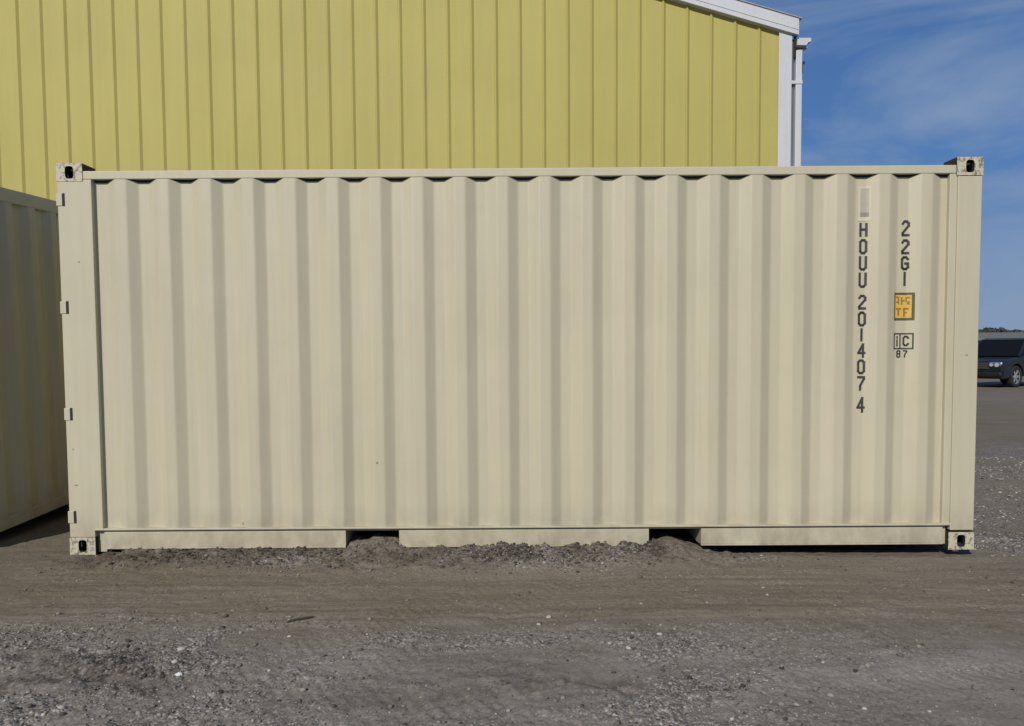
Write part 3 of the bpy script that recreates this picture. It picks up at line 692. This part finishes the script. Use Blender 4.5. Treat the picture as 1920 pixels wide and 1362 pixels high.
M['tyre'] = mat_plain('tyre rubber', (0.018, 0.018, 0.018), 0.85)
M['rim'] = mat_plain('alloy rim', (0.62, 0.62, 0.60), 0.3, 0.7, 0.1)
M['chrome'] = mat_plain('chrome', (0.55, 0.55, 0.55), 0.35, 1.0, 0.03)
T = Tree('headlight lens', (0.42, 0.43, 0.45), 0.2); T.b.inputs['Coat Weight'].default_value = 1; M['lens'] = T.m
T = Tree('vehicle glass', (0.006, 0.007, 0.008), 0.15, spec=0.12); M['glass'] = T.m
def carpaint(name, c):
    T = Tree(name, c, 0.35); T.b.inputs['Coat Weight'].default_value = 0.3; T.b.inputs['Coat Roughness'].default_value = 0.12
    T.col(T.mix(T.ramp(T.noise(5, 4), [(0.4, 0.0), (0.8, 0.25)]), c, (0.03, 0.03, 0.028))); return T.m
M['greenpaint'] = carpaint('dark green car paint', (0.006, 0.009, 0.009)); M['blackpaint'] = carpaint('black car paint', (0.012, 0.012, 0.014))
def loft(sections, mat, name, parent, smooth=True, caps=True, bevel=0.0):
    n = len(sections[0]); v = [p for s in sections for p in s]; f = []
    for j in range(len(sections)-1):
        for i in range(n): f.append((j*n+i, j*n+(i+1) % n, (j+1)*n+(i+1) % n, (j+1)*n+i))
    if caps: f += [tuple(range(n)), tuple(range((len(sections)-1)*n, len(sections)*n))]
    return mk(name, v, f, mat, parent, smooth, bevel)
def vehicle(name, paint, length=4.7, width=1.86, height=1.76, wheel_r=0.37, pickup=False):
    """nose towards +x, origin on the ground at the middle"""
    root = empty(name); hw = width/2; fl = length/2; wb = length*0.29+0.02
    fa, ra = wb+0.02, -wb-0.05
    hood = height*0.60; belt = height*0.62
    # lower body side outline with wheel arches
    def arch(c, r=wheel_r+0.075, n=10): return [(c+r*math.cos(math.pi*i/n), max(0.30, wheel_r+r*math.sin(math.pi*i/n))) for i in range(n+1)]
    out = [(fl-0.05, 0.32)] + arch(fa) + arch(ra) + [(-fl+0.06, 0.40), (-fl, 0.62), (-fl+0.04, belt-0.04), (-fl+0.14, belt)]
    out += [(0.95, belt+0.02), (1.25, hood+0.01), (fl-0.55, hood-0.05), (fl-0.18, hood-0.12), (fl-0.03, hood-0.24), (fl, 0.60)]
    v = []; f = []; n = len(out)
    for yy, sc in ((-hw, 0.0), (-hw*0.0, 0.0), (hw, 0.0)): v += [(a-(0.10 if abs(yy) > 0 and a > fl-0.3 else 0), yy, b) for a, b in out]
    g = G()
    lev = [(-hw, 0.04), (-hw+0.05, 0.0), (hw-0.05, 0.0), (hw, 0.04)]
    vv = []
    for yy, ins in lev:
        for a, b in out:
            a2 = a-(ins*2.2 if a > fl-0.6 else (-ins*1.5 if a < -fl+0.5 else 0)); b2 = b-(ins if b > belt-0.12 else 0)
            vv.append((a2, yy, b2))
    ff = [(j*n+i, j*n+(i+1) % n, (j+1)*n+(i+1) % n, (j+1)*n+i) for j in range(3) for i in range(n)] + [tuple(range(n)), tuple(range(3*n, 4*n))]
    g.add(vv, ff); body = g.build('body', paint, root, bevel=0.02)
    # cabin: glass volume, roof and pillars
    xr = -fl+0.22 if not pickup else -0.55
    b0 = [(1.22, belt+0.012), (0.48, height-0.07), (xr+0.28, height-0.07), (xr, belt+0.012)]
    gi, ti = hw-0.07, hw-0.20
    v = []
    for sgn in (-1, 1):
        for k, (a, b) in enumerate(b0): v.append((a, sgn*(gi if b < belt+0.1 else ti), b))
    gl = mk('windows', v, [(0, 1, 2, 3), (4, 7, 6, 5), (0, 4, 5, 1), (1, 5, 6, 2), (2, 6, 7, 3), (3, 7, 4, 0)], M['glass'], root, bevel=0.01)
    g = G(); g.prism([(0.52, height-0.075), (0.30, height-0.01), (xr+0.55, height), (xr+0.22, height-0.075)], 'y', -ti-0.02, ti+0.02)
    g.build('roof', paint, root, bevel=0.02)
    for sgn in (-1, 1):
        for (xa, za, xb, zb) in ((1.24, belt, 0.47, height-0.06), (0.10, belt, 0.05, height-0.06), (-0.9, belt, -0.92, height-0.06) if not pickup else (xr+.05, belt, xr+.3, height-.06), (xr-0.02, belt, xr+0.28, height-0.06))[:3 if pickup else 4]:
            g = G(); g.cyl((xa, sgn*(gi+0.005), za), (xb, sgn*(ti+0.005), zb), 0.034, n=8); g.build('pillar', paint, root)
    # wheels
    for xx in (fa, ra):
        for sgn in (-1, 1):
            y1 = sgn*(hw-0.005); y0 = sgn*(hw-0.23)
            w = empty('wheel', (xx, 0, wheel_r), parent=root)
            g = G(); nn = 28; prof_ = [(y0, wheel_r*0.80), (y0, wheel_r*0.97), (y0+sgn*0.03, wheel_r), (y1-sgn*0.03, wheel_r), (y1, wheel_r*0.96), (y1, wheel_r*0.68), (y1-sgn*0.05, wheel_r*0.66)]
            vv = []; ff = []
            for i in range(nn):
                t = 2*math.pi*i/nn
                for (a, r) in prof_: vv.append((r*math.cos(t), a, r*math.sin(t)))
            k = len(prof_)
            for i in range(nn):
                for j in range(k-1): ff.append((i*k+j, i*k+j+1, ((i+1) % nn)*k+j+1, ((i+1) % nn)*k+j))
            g.add(vv, ff); g.build('tyre', M['tyre'], w, smooth=True)
            g = G(); yc = y1-sgn*0.03
            for i in range(6):
                t = 2*math.pi*i/6; c, s_ = math.cos(t), math.sin(t); px, pz = -s_*0.035, c*0.035
                r0, r1 = 0.04, wheel_r*0.67
                q = [(c*r0+px, s_*r0+pz), (c*r1+px*1.3, s_*r1+pz*1.3), (c*r1-px*1.3, s_*r1-pz*1.3), (c*r0-px, s_*r0-pz)]
                g.prism(q, 'y', yc-sgn*0.02, yc)
            g.cyl((0, yc-sgn*0.02, 0), (0, yc+sgn*0.012, 0), 0.075, n=14)
            ring = []
            for i in range(24):
                t = 2*math.pi*i/24; t2 = 2*math.pi*(i+1)/24
                g.add([(r*math.cos(q), yc+dy, r*math.sin(q)) for q in (t, t2) for r, dy in ((wheel_r*0.60, 0), (wheel_r*0.69, sgn*0.01))], [(0, 1, 3, 2)])
            g.build('rim', M['rim'], w)
    # front end
    for sgn in (-1, 1):
        g = G(); g.box(fl-0.20, fl-0.02, min(sgn*(hw-0.50), sgn*(hw-0.03)), max(sgn*(hw-0.50), sgn*(hw-0.03)), hood-0.36, hood-0.16)
        hl = g.build('headlight', M['chrome'], root, bevel=0.05)
        g = G(); g.cyl((fl-0.10, sgn*(hw-0.20), hood-0.26), (fl-0.012, sgn*(hw-0.20), hood-0.26), 0.075, n=14); g.cyl((fl-0.10, sgn*(hw-0.39), hood-0.26), (fl-0.012, sgn*(hw-0.39), hood-0.26), 0.06, n=14); g.build('lens', M['lens'], hl)
        g = G(); g.box(-fl-0.005, -fl+0.12, min(sgn*(hw-0.24), sgn*(hw-0.03)), max(sgn*(hw-0.24), sgn*(hw-0.03)), belt-0.42, belt-0.10)
        T = M.get('tail') or mat_plain('tail lamp', (0.25, 0.01, 0.01), 0.2); M['tail'] = T
        g.build('tail_light', T, root, bevel=0.02)
        g = G(); g.box(0.92, 1.06, min(sgn*(hw-0.02), sgn*(hw+0.17)), max(sgn*(hw-0.02), sgn*(hw+0.17)), belt+0.02, belt+0.17); g.build('mirror', paint, root, bevel=0.03)
    g = G(); g.box(fl-0.06, fl+0.015, -hw+0.46, hw-0.46, hood-0.42, hood-0.18); gr = g.build('grille', M['dark'], root, bevel=0.01)
    g = G()
    for k in range(3): g.box(fl+0.010, fl+0.030, -hw+0.48, hw-0.48, hood-0.39+k*0.075, hood-0.36+k*0.075)
    g.build('grille_bars', M['chrome'], gr)
    g = G(); g.box(fl-0.12, fl+0.05, -hw+0.03, hw-0.03, 0.40, 0.56); g.build('bumper', M['blackpaint'], root, bevel=0.04)
    return root
vb = vehicle('parked_suv', M['greenpaint'], length=4.9, width=1.93, height=1.80, wheel_r=0.39)
BX, BY = 18.72, 24.15
vb.location = (BX, BY, ground_h(np.array(BX), np.array(BY)).item()); vb.rotation_euler = (0, 0, math.radians(211))
tag(vb, 'dark parked car with bright headlight and alloy wheel, beyond the right container post', 'car')

# ------------------------------------------------------------------ small loose things on the ground
def rock(name, x, y, s, mat, label, cat, seed, flat=0.6, rz=0.0, st=(1, 1)):
    bm = bmesh.new(); bmesh.ops.create_icosphere(bm, subdivisions=3, radius=1)
    rr = random.Random(seed); ph = [rr.uniform(0, 6) for _ in range(6)]
    for v in bm.verts:
        c = v.co; k = 1+0.16*math.sin(c.x*3+ph[0])+0.13*math.sin(c.y*4+ph[1])+0.12*math.sin(c.z*3.4+ph[2]+c.x*2)+0.05*math.sin(c.x*9+ph[3]+c.y*7)
        v.co = Vector((c.x*k*s*st[0], c.y*k*s*st[1], c.z*k*s*flat))
    me = bpy.data.meshes.new(name); bm.to_mesh(me); bm.free(); me.materials.append(mat)
    o = bpy.data.objects.new(name, me); col.objects.link(o); o.location = (x, y, ground_h(np.array(x), np.array(y)).item()+s*flat*0.35); o.rotation_euler = (0, 0, rz)
    tag(o, label, cat); return o
M['whitestone'] = mat_plain('white stone', (0.70, 0.69, 0.66), 0.8, 0, 0.1, 60)
M['brownsliver'] = mat_plain('dark brown sliver', (0.045, 0.034, 0.024), 0.8, 0, 0.4, 60)
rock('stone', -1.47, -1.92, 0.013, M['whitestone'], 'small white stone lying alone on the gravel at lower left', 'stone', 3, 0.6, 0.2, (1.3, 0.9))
rock('dark_sliver', -1.14, -1.27, 0.05, M['brownsliver'], 'dark sliver-shaped mark on the dirt left of centre', 'ground mark', 5, 0.13, 0.62, (1.5, 0.28))  # flat dark sliver lying along a gouge
